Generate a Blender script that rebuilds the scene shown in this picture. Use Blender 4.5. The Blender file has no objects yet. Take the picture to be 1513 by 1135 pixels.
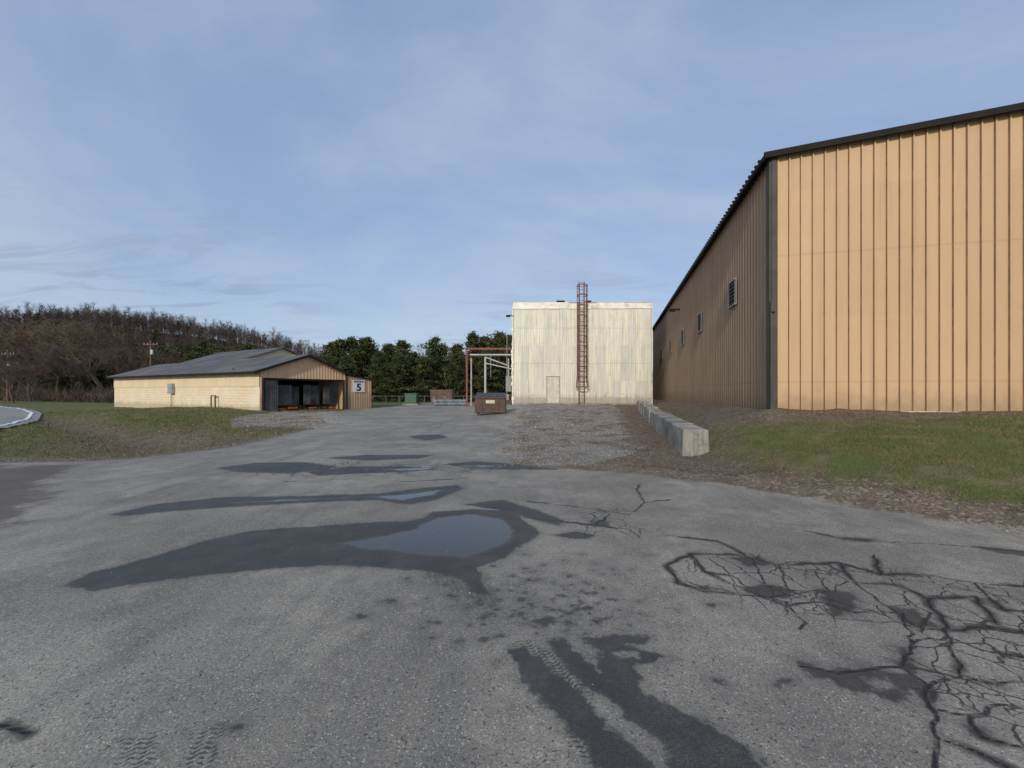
import bpy, math, random
import numpy as np
from mathutils import Vector
random.seed(7); rng=np.random.default_rng(7)
scene=bpy.context.scene
# ------------------------------------------------------------------ helpers
class G:
    def __init__(s,name):
        s.mat=bpy.data.materials.new(name); s.mat.use_nodes=True
        s.nt=s.mat.node_tree; s.nt.nodes.clear(); s.L=s.nt.links
        s.out=s.nt.nodes.new('ShaderNodeOutputMaterial')
        s.b=s.nt.nodes.new('ShaderNodeBsdfPrincipled')
        s.L.new(s.b.outputs[0],s.out.inputs[0])
        s.geo=s.nt.nodes.new('ShaderNodeNewGeometry')
        s.pos=s.geo.outputs['Position']
    def put(s,sock,v):
        if v is None: return
        if isinstance(v,bpy.types.NodeSocket): s.L.new(v,sock)
        elif isinstance(v,(tuple,list)):
            v=tuple(v)
            if len(sock.default_value)==4 and len(v)==3: v=v+(1,)
            sock.default_value=v
        else: sock.default_value=v
    def m(s,op,a,b=None,c=None,clamp=False):
        n=s.nt.nodes.new('ShaderNodeMath'); n.operation=op; n.use_clamp=clamp
        s.put(n.inputs[0],a); s.put(n.inputs[1],b); s.put(n.inputs[2],c); return n.outputs[0]
    def add(s,a,b): return s.m('ADD',a,b)
    def mul(s,a,b,clamp=False): return s.m('MULTIPLY',a,b,clamp=clamp)
    def mix(s,f,a,b,mode='MIX'):
        n=s.nt.nodes.new('ShaderNodeMix'); n.data_type='RGBA'; n.blend_type=mode
        s.put(n.inputs[0],f); s.put(n.inputs[6],a); s.put(n.inputs[7],b); return n.outputs[2]
    def fmix(s,f,a,b):
        n=s.nt.nodes.new('ShaderNodeMix'); s.put(n.inputs[0],f); s.put(n.inputs[2],a); s.put(n.inputs[3],b); return n.outputs[0]
    def vscale(s,vec,sc):
        n=s.nt.nodes.new('ShaderNodeVectorMath'); n.operation='MULTIPLY'; s.put(n.inputs[0],vec); n.inputs[1].default_value=sc; return n.outputs[0]
    def vadd(s,a,b):
        n=s.nt.nodes.new('ShaderNodeVectorMath'); n.operation='ADD'; s.put(n.inputs[0],a); s.put(n.inputs[1],b); return n.outputs[0]
    def dot(s,a,v):
        n=s.nt.nodes.new('ShaderNodeVectorMath'); n.operation='DOT_PRODUCT'; s.put(n.inputs[0],a); n.inputs[1].default_value=v; return n.outputs['Value']
    def noise(s,scale,detail=3,rough=.55,dist=0,vec=None,color=False):
        n=s.nt.nodes.new('ShaderNodeTexNoise'); s.put(n.inputs['Vector'],vec or s.pos)
        n.inputs['Scale'].default_value=scale; n.inputs['Detail'].default_value=detail
        n.inputs['Roughness'].default_value=rough; n.inputs['Distortion'].default_value=dist
        return n.outputs[1 if color else 0]
    def voro(s,scale,feature='F1',vec=None,out=0,rnd=1.0):
        n=s.nt.nodes.new('ShaderNodeTexVoronoi'); n.feature=feature; s.put(n.inputs['Vector'],vec or s.pos)
        n.inputs['Scale'].default_value=scale; n.inputs['Randomness'].default_value=rnd; return n.outputs[out]
    def white(s,vec):
        n=s.nt.nodes.new('ShaderNodeTexWhiteNoise'); n.noise_dimensions='3D'; s.put(n.inputs[0],vec); return n.outputs[0]
    def comb(s,x,y,z):
        n=s.nt.nodes.new('ShaderNodeCombineXYZ'); s.put(n.inputs[0],x); s.put(n.inputs[1],y); s.put(n.inputs[2],z); return n.outputs[0]
    def ss(s,x,lo,hi):
        n=s.nt.nodes.new('ShaderNodeMapRange'); n.interpolation_type='SMOOTHSTEP'; s.put(n.inputs[0],x)
        s.put(n.inputs[1],lo); s.put(n.inputs[2],hi); return n.outputs[0]
    def ramp(s,f,stops):
        n=s.nt.nodes.new('ShaderNodeValToRGB'); s.put(n.inputs[0],f); e=n.color_ramp.elements
        while len(e)<len(stops): e.new(.5)
        for i,(p,c) in enumerate(stops): e[i].position=p; e[i].color=tuple(c)+(1,)
        return n.outputs[0]
    def attr(s,name):
        n=s.nt.nodes.new('ShaderNodeAttribute'); n.attribute_name=name; return n.outputs['Fac']
    def bump(s,h,strength=.3,dist=.01,normal=None):
        n=s.nt.nodes.new('ShaderNodeBump'); s.put(n.inputs['Strength'],strength); n.inputs['Distance'].default_value=dist
        s.put(n.inputs['Height'],h)
        if normal: s.L.new(normal,n.inputs['Normal'])
        return n.outputs[0]
    def fin(s,col,rough=.8,metal=0,normal=None,spec=None):
        s.put(s.b.inputs['Base Color'],col); s.put(s.b.inputs['Roughness'],rough); s.put(s.b.inputs['Metallic'],metal)
        if normal: s.L.new(normal,s.b.inputs['Normal'])
        if spec is not None: s.put(s.b.inputs['Specular IOR Level'],spec)
        return s.mat
def simple(name,col,rough=.7,metal=0,var=.25,scale=3,dirt=None,bump=.0,spec=None):
    g=G(name); n=g.noise(scale,5,.6); f=g.ss(n,.3,.7)
    c=g.mix(f,tuple(k*(1-var) for k in col),tuple(min(1,k*(1+var*.6)) for k in col))
    if dirt: c=g.mix(g.ss(g.noise(scale*.6,6,.7),.5,.75),c,dirt)
    nr=g.bump(g.noise(scale*12,4),bump,.01) if bump else None
    return g.fin(c,rough,metal,nr,spec)

class MB:
    def __init__(s): s.v=[]; s.f=[]
    def add(s,v,f):
        o=len(s.v); s.v+= [tuple(p) for p in v]; s.f+=[tuple(i+o for i in q) for q in f]; return s
    def box(s,c,sx,sy,sz,ang=0):
        ca,sa=math.cos(ang),math.sin(ang); v=[]
        for dz in(-1,1):
            for dx,dy in((-1,-1),(1,-1),(1,1),(-1,1)):
                x,y=dx*sx/2,dy*sy/2; v.append((c[0]+x*ca-y*sa,c[1]+x*sa+y*ca,c[2]+dz*sz/2))
        return s.add(v,[(3,2,1,0),(4,5,6,7),(0,1,5,4),(1,2,6,5),(2,3,7,6),(3,0,4,7)])
    def beam(s,p0,p1,w,h,up=(0,0,1)):
        p0=Vector(p0);p1=Vector(p1);d=(p1-p0).normalized();u=Vector(up)
        if abs(d.dot(u))>.98:u=Vector((0,1,0))
        r=d.cross(u).normalized();u=r.cross(d).normalized();v=[]
        for p in(p0,p1):
            for a,b in((-1,-1),(1,-1),(1,1),(-1,1)): v.append(p+r*a*w/2+u*b*h/2)
        return s.add(v,[(3,2,1,0),(4,5,6,7),(0,1,5,4),(1,2,6,5),(2,3,7,6),(3,0,4,7)])
    def tube(s,p0,p1,r0,r1=None,n=8,cap=True):
        if r1 is None:r1=r0
        p0=Vector(p0);p1=Vector(p1);d=(p1-p0).normalized();u=Vector((0,0,1))
        if abs(d.dot(u))>.98:u=Vector((0,1,0))
        r=d.cross(u).normalized();u=r.cross(d).normalized();v=[]
        for p,rr in((p0,r0),(p1,r1)):
            for i in range(n):
                a=2*math.pi*i/n; v.append(p+r*math.cos(a)*rr+u*math.sin(a)*rr)
        f=[(i,(i+1)%n,n+(i+1)%n,n+i) for i in range(n)]
        if cap:f+=[tuple(range(n))[::-1],tuple(range(n,2*n))]
        return s.add(v,f)
    def prism(s,poly,z0,z1,top=None):
        n=len(poly); top=top or poly
        v=[(p[0],p[1],z0) for p in poly]+[(p[0],p[1],z1) for p in top]
        return s.add(v,[(i,(i+1)%n,n+(i+1)%n,n+i) for i in range(n)]+[tuple(range(n))[::-1],tuple(range(n,2*n))])
    def obj(s,name,mat,parent=None,bevel=0,smooth=False):
        me=bpy.data.meshes.new(name); me.from_pydata(s.v,[],s.f); me.update()
        o=bpy.data.objects.new(name,me); scene.collection.objects.link(o)
        if mat: me.materials.append(mat)
        if smooth:
            for p in me.polygons:p.use_smooth=True
        if bevel:
            b=o.modifiers.new('bev','BEVEL'); b.width=bevel; b.segments=2; b.limit_method='ANGLE'
        if parent: o.parent=parent; o.location=-parent.location
        return o
def empty(name,loc=(0,0,0)):
    e=bpy.data.objects.new(name,None); e.empty_display_size=.3; scene.collection.objects.link(e); e.location=loc; return e
def fast(name,V,F,mat=None,attrs=None,smooth=False,link=True):
    me=bpy.data.meshes.new(name); V=np.asarray(V,np.float32); F=np.asarray(F,np.int32); k=F.shape[1]
    me.vertices.add(len(V)); me.vertices.foreach_set('co',V.ravel())
    me.loops.add(F.size); me.loops.foreach_set('vertex_index',F.ravel())
    me.polygons.add(len(F)); me.polygons.foreach_set('loop_start',np.arange(0,F.size,k,dtype=np.int32))
    me.polygons.foreach_set('loop_total',np.full(len(F),k,np.int32))
    me.polygons.foreach_set('use_smooth',np.full(len(F),smooth))
    me.update(calc_edges=True)
    for a,val in (attrs or {}).items():
        t=me.attributes.new(a,'FLOAT','POINT'); t.data.foreach_set('value',np.asarray(val,np.float32))
    if mat: me.materials.append(mat)
    if not link: return me
    o=bpy.data.objects.new(name,me); scene.collection.objects.link(o); return o
def sst(t): t=np.clip(t,0,1); return t*t*(3-2*t)
def pdist(X,Y,pl,closed=False):
    d=np.full(X.shape,1e9); n=len(pl)
    for i in range(n if closed else n-1):
        ax,ay=pl[i]; bx,by=pl[(i+1)%n]; dx,dy=bx-ax,by-ay; L=dx*dx+dy*dy+1e-12
        t=np.clip(((X-ax)*dx+(Y-ay)*dy)/L,0,1); d=np.minimum(d,np.hypot(X-ax-t*dx,Y-ay-t*dy))
    return d
def inside(X,Y,pl):
    r=np.zeros(X.shape,bool); n=len(pl)
    for i in range(n):
        ax,ay=pl[i]; bx,by=pl[(i+1)%n]
        if ay==by: continue
        c=((ay>Y)!=(by>Y))&(X<(bx-ax)*(Y-ay)/(by-ay)+ax); r^=c
    return r
def sdf(X,Y,pl): # positive inside
    d=pdist(X,Y,pl,True); return np.where(inside(X,Y,pl),d,-d)
CAMH=1.6
def gp(u,v):   # level-ground point projected from image pixel coordinates
    y=960.0/(v-577.0); return ((u-756.0)/600.0*y,y)
def gpl(*a): return [gp(a[i],a[i+1]) for i in range(0,len(a),2)]
# ------------------------------------------------------------------ terrain
R=np.array((7.68,12.0)); D=np.array((.24,.9708)); Nn=np.array((.9708,-.24))
BANK=[(14,-6),(9,1.5),(7.2,3.2),(5.74,4.55),(4.85,5.55),(3.9,7.2),(4.55,9.9),(9.25,28.6),(12.5,34),(20,60),(90,60),(90,-6)]
ASPH=[(12,-8),(9,1.5),(7.2,3.2),(5.74,4.55),(4.85,5.55),(3.48,7.1),(1.92,8.0),(0.2,8.6),(-.15,10),(-.4,15.2),(.2,22),(.9,30),(0,36),(-1.5,46),(-4,52),(-11,53),(-12,40),(-13.4,33),(-12.6,27),(-10.2,22),(-8.4,18.8),(-7.9,11.3),(-9,9.3),(-11.2,8.9),(-17.5,8.6),(-17,-8)]
GRAVL=[(-8.2,17),(-8.2,20),(-10.5,24),(-13.5,31),(-16.5,28.5),(-16,23),(-12.5,18)]
GRAVR=[(-.4,10),(.3,8.8),(1.5,8.7),(3.2,10.5),(5.4,20),(7.6,29),(8.4,34),(0,34.5),(-.4,22)]
DITCH=[(-9.5,11.8),(-13,14.2),(-18,17.6),(-26,23.5)]
def H(X,Y):
    X=np.asarray(X,float);Y=np.asarray(Y,float)
    base=.37*sst((Y-16)/17)*sst((X+3.5)/4.5)
    a=(X-R[0])*D[0]+(Y-R[1])*D[1]; b=(X-R[0])*Nn[0]+(Y-R[1])*Nn[1]
    dw=np.hypot(np.maximum(0,-a),np.maximum(0,-b))
    dl=pdist(X,Y,BANK[1:-3]); ins=inside(X,Y,BANK)
    t=dl/(dl+dw+1e-6); tgt=1.05-.5*np.clip(a/37,0,1)
    h=base+np.where(ins,(np.maximum(tgt,base)-base)*t*(1.45-.45*t),0)
    dd=pdist(X,Y,DITCH); h=h-.33*np.exp(-(dd/1.3)**2)*sst((-X-8.6)/2.5)
    h=h+.38*np.exp(-(((X+23)/6)**2+((Y-28)/4.5)**2))
    off=-sdf(X,Y,ASPH)
    nz=.035*np.sin(X*2.1+np.sin(Y*1.7))*np.sin(Y*1.9+1.3*np.sin(X*1.1))+.016*np.sin(X*7.3+2*np.sin(Y*3))*np.sin(Y*6.1+X)+.008*np.sin(X*17+3*np.sin(Y*7))*np.sin(Y*15+2*np.sin(X*5))
    h=h+np.where(off>0,nz*sst(off/1.0),0)
    h=h+np.where(off<0,.008*np.sin(X*.9+1)*np.sin(Y*.8),0)*sst(-off)
    return h
def Hs(x,y): return float(H(np.array([x]),np.array([y]))[0])
def lines(lo,hi,step,lim0,lim1,mx,mid0,mid1,g=1.055):
    c=list(np.arange(lo,hi+1e-9,step)); s=step; x=c[-1]; up=[]
    while x<lim1:
        s=min(s*g,mx) if x<mid1 else s*1.25; x+=s; up.append(x)
    s=step; x=c[0]; dn=[]
    while x>lim0:
        s=min(s*g,mx) if x>mid0 else s*1.25; x-=s; dn.append(x)
    return np.array(dn[::-1]+c+up)
xs=lines(-4.0,5.6,.02,-1100,1100,.45,-48,30); ys=lines(1.55,6.4,.02,-120,1300,.4,-1,62)
X,Y=np.meshgrid(xs,ys); nx,ny=len(xs),len(ys); X=X.ravel();Y=Y.ravel(); Z=H(X,Y)
asph=np.clip(sdf(X,Y,ASPH),-3,3)
grav=np.maximum(np.clip(sdf(X,Y,GRAVL),-3,3),np.clip(sdf(X,Y,GRAVR),-3,3))
near=(X>-12)&(X<9)&(Y>1)&(Y<32)
def fld(fill): return np.full(X.shape,float(fill))
def part(fn,fill):
    o=fld(fill); o[near]=fn(X[near],Y[near]); return o
WET=[gpl(95,865,130,848,200,830,290,803,370,785,470,778,540,773,600,771,625,766,640,757,700,752,765,755,772,768,797,785,790,795,765,808,745,825,706,838,712,858,722,880,704,880,684,858,640,845,560,838,480,835,400,840,300,850,200,862,140,872),
 gpl(162,760,230,745,330,735,450,734,560,730,620,722,675,717,682,722,645,738,600,746,560,739,480,742,330,750,230,757,180,763),
 gpl(318,692,380,684,450,683,500,690,430,700,350,697), gpl(455,697,520,689,600,689,650,693,600,697,520,700,470,703),
 gpl(655,686,700,682,770,686,830,694,760,694,700,692), gpl(480,677,540,672,640,672,620,677,540,680),gpl(605,644,650,642,662,647,630,651,608,648),
 gpl(690,745,740,738,790,752,830,768,825,776,780,765,750,756),
 gpl(820,790,850,785,875,790,870,796,845,796),gpl(870,768,900,770,898,778,876,778),
 gpl(752,962,775,958,800,975,850,1020,872,1050,905,1085,960,1130,990,1160,900,1160,850,1090,800,1040,770,1000),
 gpl(808,950,830,945,862,975,905,1010,950,1030,1040,1070,1100,1108,1140,1145,1130,1160,1000,1160,960,1090,905,1045,862,1016,835,985),
 gpl(868,945,905,940,958,944,950,953,925,955,960,964,990,972,965,980,940,985,945,1010,950,1030,905,1020,880,985,890,962,866,952),
 gpl(788,914,812,911,820,917,806,925,792,922),gpl(1145,1006,1170,1003,1172,1010,1150,1014),
 gpl(1178,978,1205,988,1235,990,1290,988,1345,1000,1345,1035,1320,1040,1290,1026,1260,1022,1225,1008,1200,1000),
 gpl(1095,868,1135,862,1168,872,1165,886,1130,884,1105,878),gpl(1080,824,1120,822,1140,834,1105,838),
 gpl(1210,872,1260,875,1262,905,1230,910),gpl(1310,895,1350,900,1385,925,1350,925,1325,912),gpl(1325,955,1345,960,1350,1000,1375,1015,1380,1050,1362,1040,1340,1010),
 gpl(1240,793,1300,798,1280,802,1245,798),gpl(1440,808,1560,818,1560,826,1480,818)]
HOLES=[gpl(885,1040,910,1045,900,1055,935,1070,990,1110,985,1125,940,1105,905,1072),gpl(905,966,940,965,945,972,915,975),gpl(1275,1003,1315,1003,1320,1018,1290,1022),gpl(815,975,840,992,862,1012,845,1012,822,992)]
LEFTDIRT=[(-17,9.0),(-11.5,8.7),(-9.2,8.9),(-8.6,8.1),(-8.2,7.2),(-6.6,6.1),(-5.8,5.0),(-5.9,4.5),(-8,5.2),(-12,6.2),(-17,6.6)]
def fwet(x,y):
    w=np.full(x.shape,-1.0)
    for p in WET: w=np.maximum(w,np.clip(sdf(x,y,p),-1,1))
    for p in HOLES: w=np.minimum(w,-np.clip(sdf(x,y,p),-1,1))
    for i in range(190):   # droplets
        u=random.gauss(790,85); v=random.gauss(888,38)
        if not 790<v<1000: continue
        c=gp(u,v); r=random.uniform(.004,.012)*(1.6 if random.random()<.12 else 1)
        w=np.maximum(w,r-np.hypot((x-c[0])*.8,y-c[1]))
    for u,v,r in((575,888,.03),(533,912,.025),(455,800,.03),(350,1075,.02),(740,942,.02),(870,900,.03),(905,887,.02),(1040,870,.03),(1050,895,.02),(880,920,.03),(1060,1010,.02),(1445,1080,.02)):
        c=gp(u,v); w=np.maximum(w,r-np.hypot((x-c[0])*.7,y-c[1]))
    return w
wet=part(fwet,-1)
POOL=[gpl(500,802,560,792,605,783,640,765,690,758,745,765,762,785,752,802,715,818,680,826,620,822,560,815,520,810),
 gpl(330,744,420,738,520,736,600,730,660,722,640,732,590,741,540,735,430,742),gpl(560,693,640,690,650,693,590,696),gpl(670,687,740,687,745,691,690,691)]
def fpool(x,y):
    w=np.full(x.shape,-1.0)
    for p in POOL: w=np.maximum(w,np.clip(sdf(x,y,p),-1,1))
    return w
water=part(fpool,-1)
CR=[gpl(1333,905,1347,950,1330,985,1352,1000,1372,1012,1370,1040,1382,1090,1380,1135,1395,1180),gpl(1370,1045,1430,1058,1480,1040,1530,1052),
 gpl(1347,950,1400,940,1450,960,1530,975),gpl(1190,785,1240,795,1290,800,1360,803,1440,808,1540,818),gpl(905,716,940,722,952,742,938,756,905,752),
 gpl(940,722,945,714),gpl(952,742,990,738),gpl(780,765,830,770,880,775,930,782,945,795),gpl(880,775,900,760,880,750),gpl(780,740,850,748,930,760),
 gpl(985,835,1020,818,1090,820,1150,835,1240,832,1300,848,1380,850,1450,862,1540,868),gpl(985,835,1000,862,1040,875,1110,880,1160,890,1215,890,1262,905,1320,905),
 gpl(1020,818,1040,845,1095,868),gpl(1150,835,1165,872,1210,872),gpl(1240,832,1262,860,1310,895,1350,925,1400,930),gpl(1262,860,1330,865,1370,885,1440,880),
 gpl(1440,862,1480,900,1530,905),gpl(1290,820,1300,848),gpl(980,790,1060,800,1110,825),gpl(1180,985,1235,995,1290,988,1330,985),
 gpl(1430,1058,1450,1090,1530,1110),gpl(1382,1090,1440,1110,1500,1140),gpl(0,1068,25,1075,45,1082),gpl(1160,890,1190,920,1180,930),gpl(300,696,420,690,470,700,560,690,650,690,780,688),
 gpl(690,745,760,752),gpl(600,697,560,705),gpl(1370,885,1390,915,1400,940),gpl(1400,930,1450,925,1530,935),gpl(1372,1012,1420,1000,1470,1010,1530,1005),gpl(1400,940,1420,1000),gpl(1440,880,1470,920),
 gpl(640,668,700,664,760,672),gpl(420,712,520,708,600,712,700,706),gpl(0,830,20,826),gpl(1040,845,1080,850,1105,868),gpl(1110,825,1130,862)]
def jit(pl):
    out=[]
    for (a,b),(c,d) in zip(pl[:-1],pl[1:]):
        L=math.hypot(c-a,d-b); n=max(1,int(L/.07))
        for i in range(n):
            t=i/n; j=.012 if i else 0
            out.append((a+(c-a)*t+random.uniform(-j,j)*1.6,b+(d-b)*t+random.uniform(-j,j)*1.6))
    out.append(pl[-1]); return out
CRJ=[jit(p) for p in CR]
def fcr(x,y):
    d=np.full(x.shape,1.0); q=(x>-4.2)&(x<8)&(y<11.5)&(y>1.2); xx,yy=x[q],y[q]; e=np.full(xx.shape,1.0)
    for p in CRJ: e=np.minimum(e,pdist(xx,yy,p))
    d[q]=e; return d
crack=part(fcr,1)
GAT=gpl(1000,828,1100,812,1250,830,1400,845,1560,860,1700,1000,1700,1150,1513,1120,1430,1060,1335,1010,1310,930,1200,915,1100,890,1020,875)
gator=part(lambda x,y:sdf(x,y,GAT),-3)
GAT2=gpl(300,700,460,680,800,684,830,696,700,700,460,706)
gator=np.maximum(gator,part(lambda x,y:sdf(x,y,GAT2)-.05,-3))
GAT3=gpl(840,752,930,748,960,790,900,800,830,790)
gator=np.maximum(gator,part(lambda x,y:sdf(x,y,GAT3)-.02,-3))
TR=[gpl(745,955,775,940,850,975,870,1020,905,1080,980,1150,880,1150,800,1040,770,1000),gpl(160,1135,175,1085,240,1078,235,1150),gpl(258,1150,270,1075,335,1060,330,1150),gpl(610,850,690,838,735,870,745,905,700,890),gpl(800,945,830,935,870,990,840,1000)]
tread=part(lambda x,y:np.maximum.reduce([np.clip(sdf(x,y,p),-1,1) for p in TR]),-1)
ldirt=np.clip(sdf(X,Y,LEFTDIRT),-2,2)
def greenf(x,y):
    off=-sdf(x,y,ASPH); a=(x-R[0])*D[0]+(y-R[1])*D[1]; b=(x-R[0])*Nn[0]+(y-R[1])*Nn[1]
    dw=np.hypot(np.maximum(0,-a),np.maximum(0,-b))
    gr=sst((off-.5)/1.0)*sst((dw-.2)/1.8)*inside(x,y,BANK)*sst((x-3.9)/2.2)*(.35+.6*sst((11.5-y)/3))
    dd=pdist(x,y,DITCH)
    gl=(x<-7)*sst(off/.8)*(1-.8*np.exp(-((dd)/1.9)**2))*sst((y-8)/1.5)*np.where((y>20)|(x<-15),1,.55)
    return np.maximum(gr,gl)
green=greenf(X,Y)
V=np.stack([X,Y,Z],1)
i=np.arange(nx-1)[None,:]+nx*np.arange(ny-1)[:,None]; i=i.ravel()
F=np.stack([i,i+1,i+1+nx,i+nx],1)
# ------------------------------------------------------------------ ground material
def ground_mat(name,mode):   # mode: 'a' pavement, 'l' land, 'x' transition
    g=G(name); A=g.attr; n_f=g.noise(22,3,.6)
    if mode!='l':
        n_big=g.noise(.35,3,.55); n_mid=g.noise(2.3,4,.6); n_ff=g.noise(95,2,.6)
        vor=g.voro(150,out=1); sep=g.nt.nodes.new('ShaderNodeSeparateColor'); g.L.new(vor,sep.inputs[0]); stone=sep.outputs[0]
        dry=g.mix(g.ss(n_big,.35,.65),(.225,.208,.176),(.325,.300,.252))
        dry=g.mix(g.mul(g.ss(n_mid,.42,.75),.6),dry,(.155,.145,.128))
        dry=g.mix(g.mul(g.ss(g.noise(.9,5,.7),.5,.62),.5),dry,(.40,.368,.305))
        strk=g.noise(1,4,.6,vec=g.vscale(g.pos,(2.6,.25,1))); dry=g.mix(g.mul(g.ss(strk,.5,.72),.4),dry,(.14,.133,.12))
        spk=g.add(.36,g.mul(g.add(g.mul(stone,.85),g.mul(n_ff,1.1)),.62))
        dry=g.mix(1,dry,g.comb(spk,spk,spk),'MULTIPLY')
        dry=g.mix(g.mul(g.ss(stone,.965,.975),.7),dry,(.58,.55,.48))
        dry=g.mix(g.mul(g.ss(g.noise(55,2,.5),.63,.68),.8),dry,(.06,.058,.054))
        wd=g.add(A('wet'),g.add(g.add(g.mul(g.add(n_f,-.5),.07),g.mul(g.add(stone,-.5),.022)),g.mul(g.add(g.noise(7,5,.7),-.5),.17)))
        wf=g.ss(wd,-.014,.014)
        damp=g.mul(g.ss(wd,-.10,.01),.3)
        tdir=g.dot(g.pos,(-.36,.93,0)); tlat=g.dot(g.pos,(.93,.36,0))
        bars=g.m('SINE',g.add(g.mul(tdir,230),g.mul(g.m('PINGPONG',g.mul(tlat,1),.035),120)))
        groove=g.m('SINE',g.mul(tlat,150))
        tf=g.mul(g.ss(g.add(g.add(bars,g.mul(groove,.5)),g.mul(g.add(g.noise(13,4,.7),-.5),5)),.1,.4),g.ss(g.add(A('tread'),g.mul(g.add(g.noise(8,3),-.5),.2)),0,.05))
        wf=g.m('MAXIMUM',wf,g.mul(tf,.85))
        ld=g.mul(g.ss(g.add(A('ldirt'),g.mul(g.add(g.noise(1.0,6,.72),-.5),2.6)),-.05,.4),.8)
        col=g.mix(damp,dry,(.06,.058,.055))
        wcol=g.mix(g.add(g.mul(stone,.5),g.mul(n_ff,.5)),(.018,.0175,.017),(.075,.071,.065)); wcol=g.mix(g.ss(g.noise(3.5,5,.65),.4,.7),wcol,g.mix(stone,(.035,.033,.03),(.11,.104,.093)))
        col=g.mix(g.mul(wf,.95),col,wcol)
        col=g.mix(ld,col,g.mix(n_mid,(.05,.042,.034),(.14,.115,.088)))
        pv=g.vadd(g.pos,g.vscale(g.noise(5,3,.6,color=True),(.14,.14,0)))
        e1=g.voro(3.3,'DISTANCE_TO_EDGE',pv); e2=g.voro(9,'DISTANCE_TO_EDGE',pv)
        gt=g.add(A('gator'),g.mul(g.add(g.noise(1.6,3),-.5),.7))
        m1=g.ss(gt,-.05,.15); m2=g.mul(g.ss(gt,.05,.25),g.ss(g.noise(1.5,3),.53,.58))
        c1=g.mul(g.m('SUBTRACT',1,g.ss(e1,.004,g.add(.006,g.mul(g.noise(4,2),.035)))),m1)
        c2=g.mul(g.m('SUBTRACT',1,g.ss(e2,.01,.055)),m2)
        cp=g.m('SUBTRACT',1,g.ss(g.add(A('crack'),g.mul(g.add(n_f,-.5),.012)),.003,g.add(.006,g.mul(g.noise(2.5,2),.019))))
        ck=g.m('MAXIMUM',g.m('MAXIMUM',g.mul(c1,.85),g.mul(c2,.8)),cp)
        halo=g.mul(g.m('SUBTRACT',1,g.ss(g.add(A('crack'),g.mul(g.add(g.noise(9,3),-.5),.07)),.01,.055)),g.mul(g.ss(g.noise(1.1,2),.47,.56),.9))
        col=g.mix(halo,col,(.045,.042,.039))
        col=g.mix(g.mul(ck,.95),col,(.012,.0115,.011))
        wt=g.ss(g.add(A('water'),g.mul(g.add(g.noise(6,5,.65),-.5),.2)),-.03,.09)
        col=g.mix(wt,col,(.05,.046,.04))
        rA=g.fmix(wf,.92,g.add(.46,g.mul(stone,.35))); rA=g.fmix(wt,rA,.04)
        hA=g.m('SUBTRACT',g.add(g.mul(stone,.35),g.mul(n_ff,.6)),g.mul(ck,2.2))
    if mode!='a':
        gvc=g.voro(34,out=1); s2=g.nt.nodes.new('ShaderNodeSeparateColor'); g.L.new(gvc,s2.inputs[0])
        gvd=g.voro(34)
        gcol=g.mix(s2.outputs[0],(.19,.178,.155),(.50,.47,.41))
        gcol=g.mix(g.mul(g.ss(gvd,.35,.65),.6),gcol,(.10,.09,.076))
        gcol=g.mix(g.mul(g.ss(g.noise(.7,5,.68),.47,.58),.85),gcol,g.mix(n_f,(.10,.068,.045),(.25,.18,.12)))
        lf=g.noise(38,4,.7); lv=g.voro(24,out=1); s3=g.nt.nodes.new('ShaderNodeSeparateColor'); g.L.new(lv,s3.inputs[0])
        soil=g.mix(g.ss(lf,.3,.7),(.075,.056,.038),(.26,.205,.14))
        soil=g.mix(g.mul(g.ss(g.noise(1.7,5,.7),.45,.65),.6),soil,(.085,.06,.042))
        soil=g.mix(g.mul(g.ss(s3.outputs[1],.8,.85),.6),soil,(.36,.30,.22))
        grn=g.mix(lf,(.055,.072,.020),(.17,.19,.065))
        grn=g.mix(g.mul(g.ss(g.noise(1.3,5,.65),.45,.65),.85),grn,(.21,.18,.10))
        gf=g.ss(g.add(A('green'),g.add(g.mul(g.add(g.noise(1.9,6,.7),-.5),2.4),g.mul(g.add(lf,-.5),1.0))),.3,.65)
        land=g.mix(gf,soil,grn)
        gvf=g.ss(g.add(A('grav'),g.mul(g.add(g.noise(1.3,4,.65),-.5),1.8)),-.15,.2)
        land=g.mix(gvf,land,gcol); hL=g.add(g.mul(lf,3),g.mul(gvd,2.5))
    if mode=='a': return g.fin(col,rA,0,g.bump(hA,g.fmix(wt,.8,.02),.006))
    if mode=='l': return g.fin(land,.9,0,g.bump(hL,.8,.009),.2)
    af=g.ss(g.add(A('asph'),g.add(g.mul(g.add(g.noise(1.6,5,.7),-.5),.8),g.mul(g.add(n_f,-.5),.3))),-.08,.10)
    return g.fin(g.mix(af,land,col),g.fmix(af,.9,rA),0,g.bump(g.fmix(af,hL,hA),g.fmix(g.mul(wt,af),.8,.02),.006))
GMS=[ground_mat('worn_asphalt','a'),ground_mat('pavement_edge','x'),ground_mat('soil_and_lawn','l')]
attrs=dict(asph=asph,grav=grav,wet=wet,water=water,crack=crack,gator=np.clip(gator,-3,3),tread=tread,ldirt=ldirt,green=green)
fa=asph[F[:,0]]; fc=fa>0
midx=np.where(fa>.6,0,np.where(fa<-.6,2,1)).astype(np.int32)
for nm,msk in(('asphalt_lot',fc),('ground',~fc)):
    FF=F[msk]; used=np.unique(FF); rm=np.zeros(len(V),np.int32); rm[used]=np.arange(len(used))
    o=fast(nm,V[used],rm[FF],None,{k:v[used] for k,v in attrs.items()},smooth=True)
    for mm in GMS:o.data.materials.append(mm)
    o.data.polygons.foreach_set('material_index',midx[msk])
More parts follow.
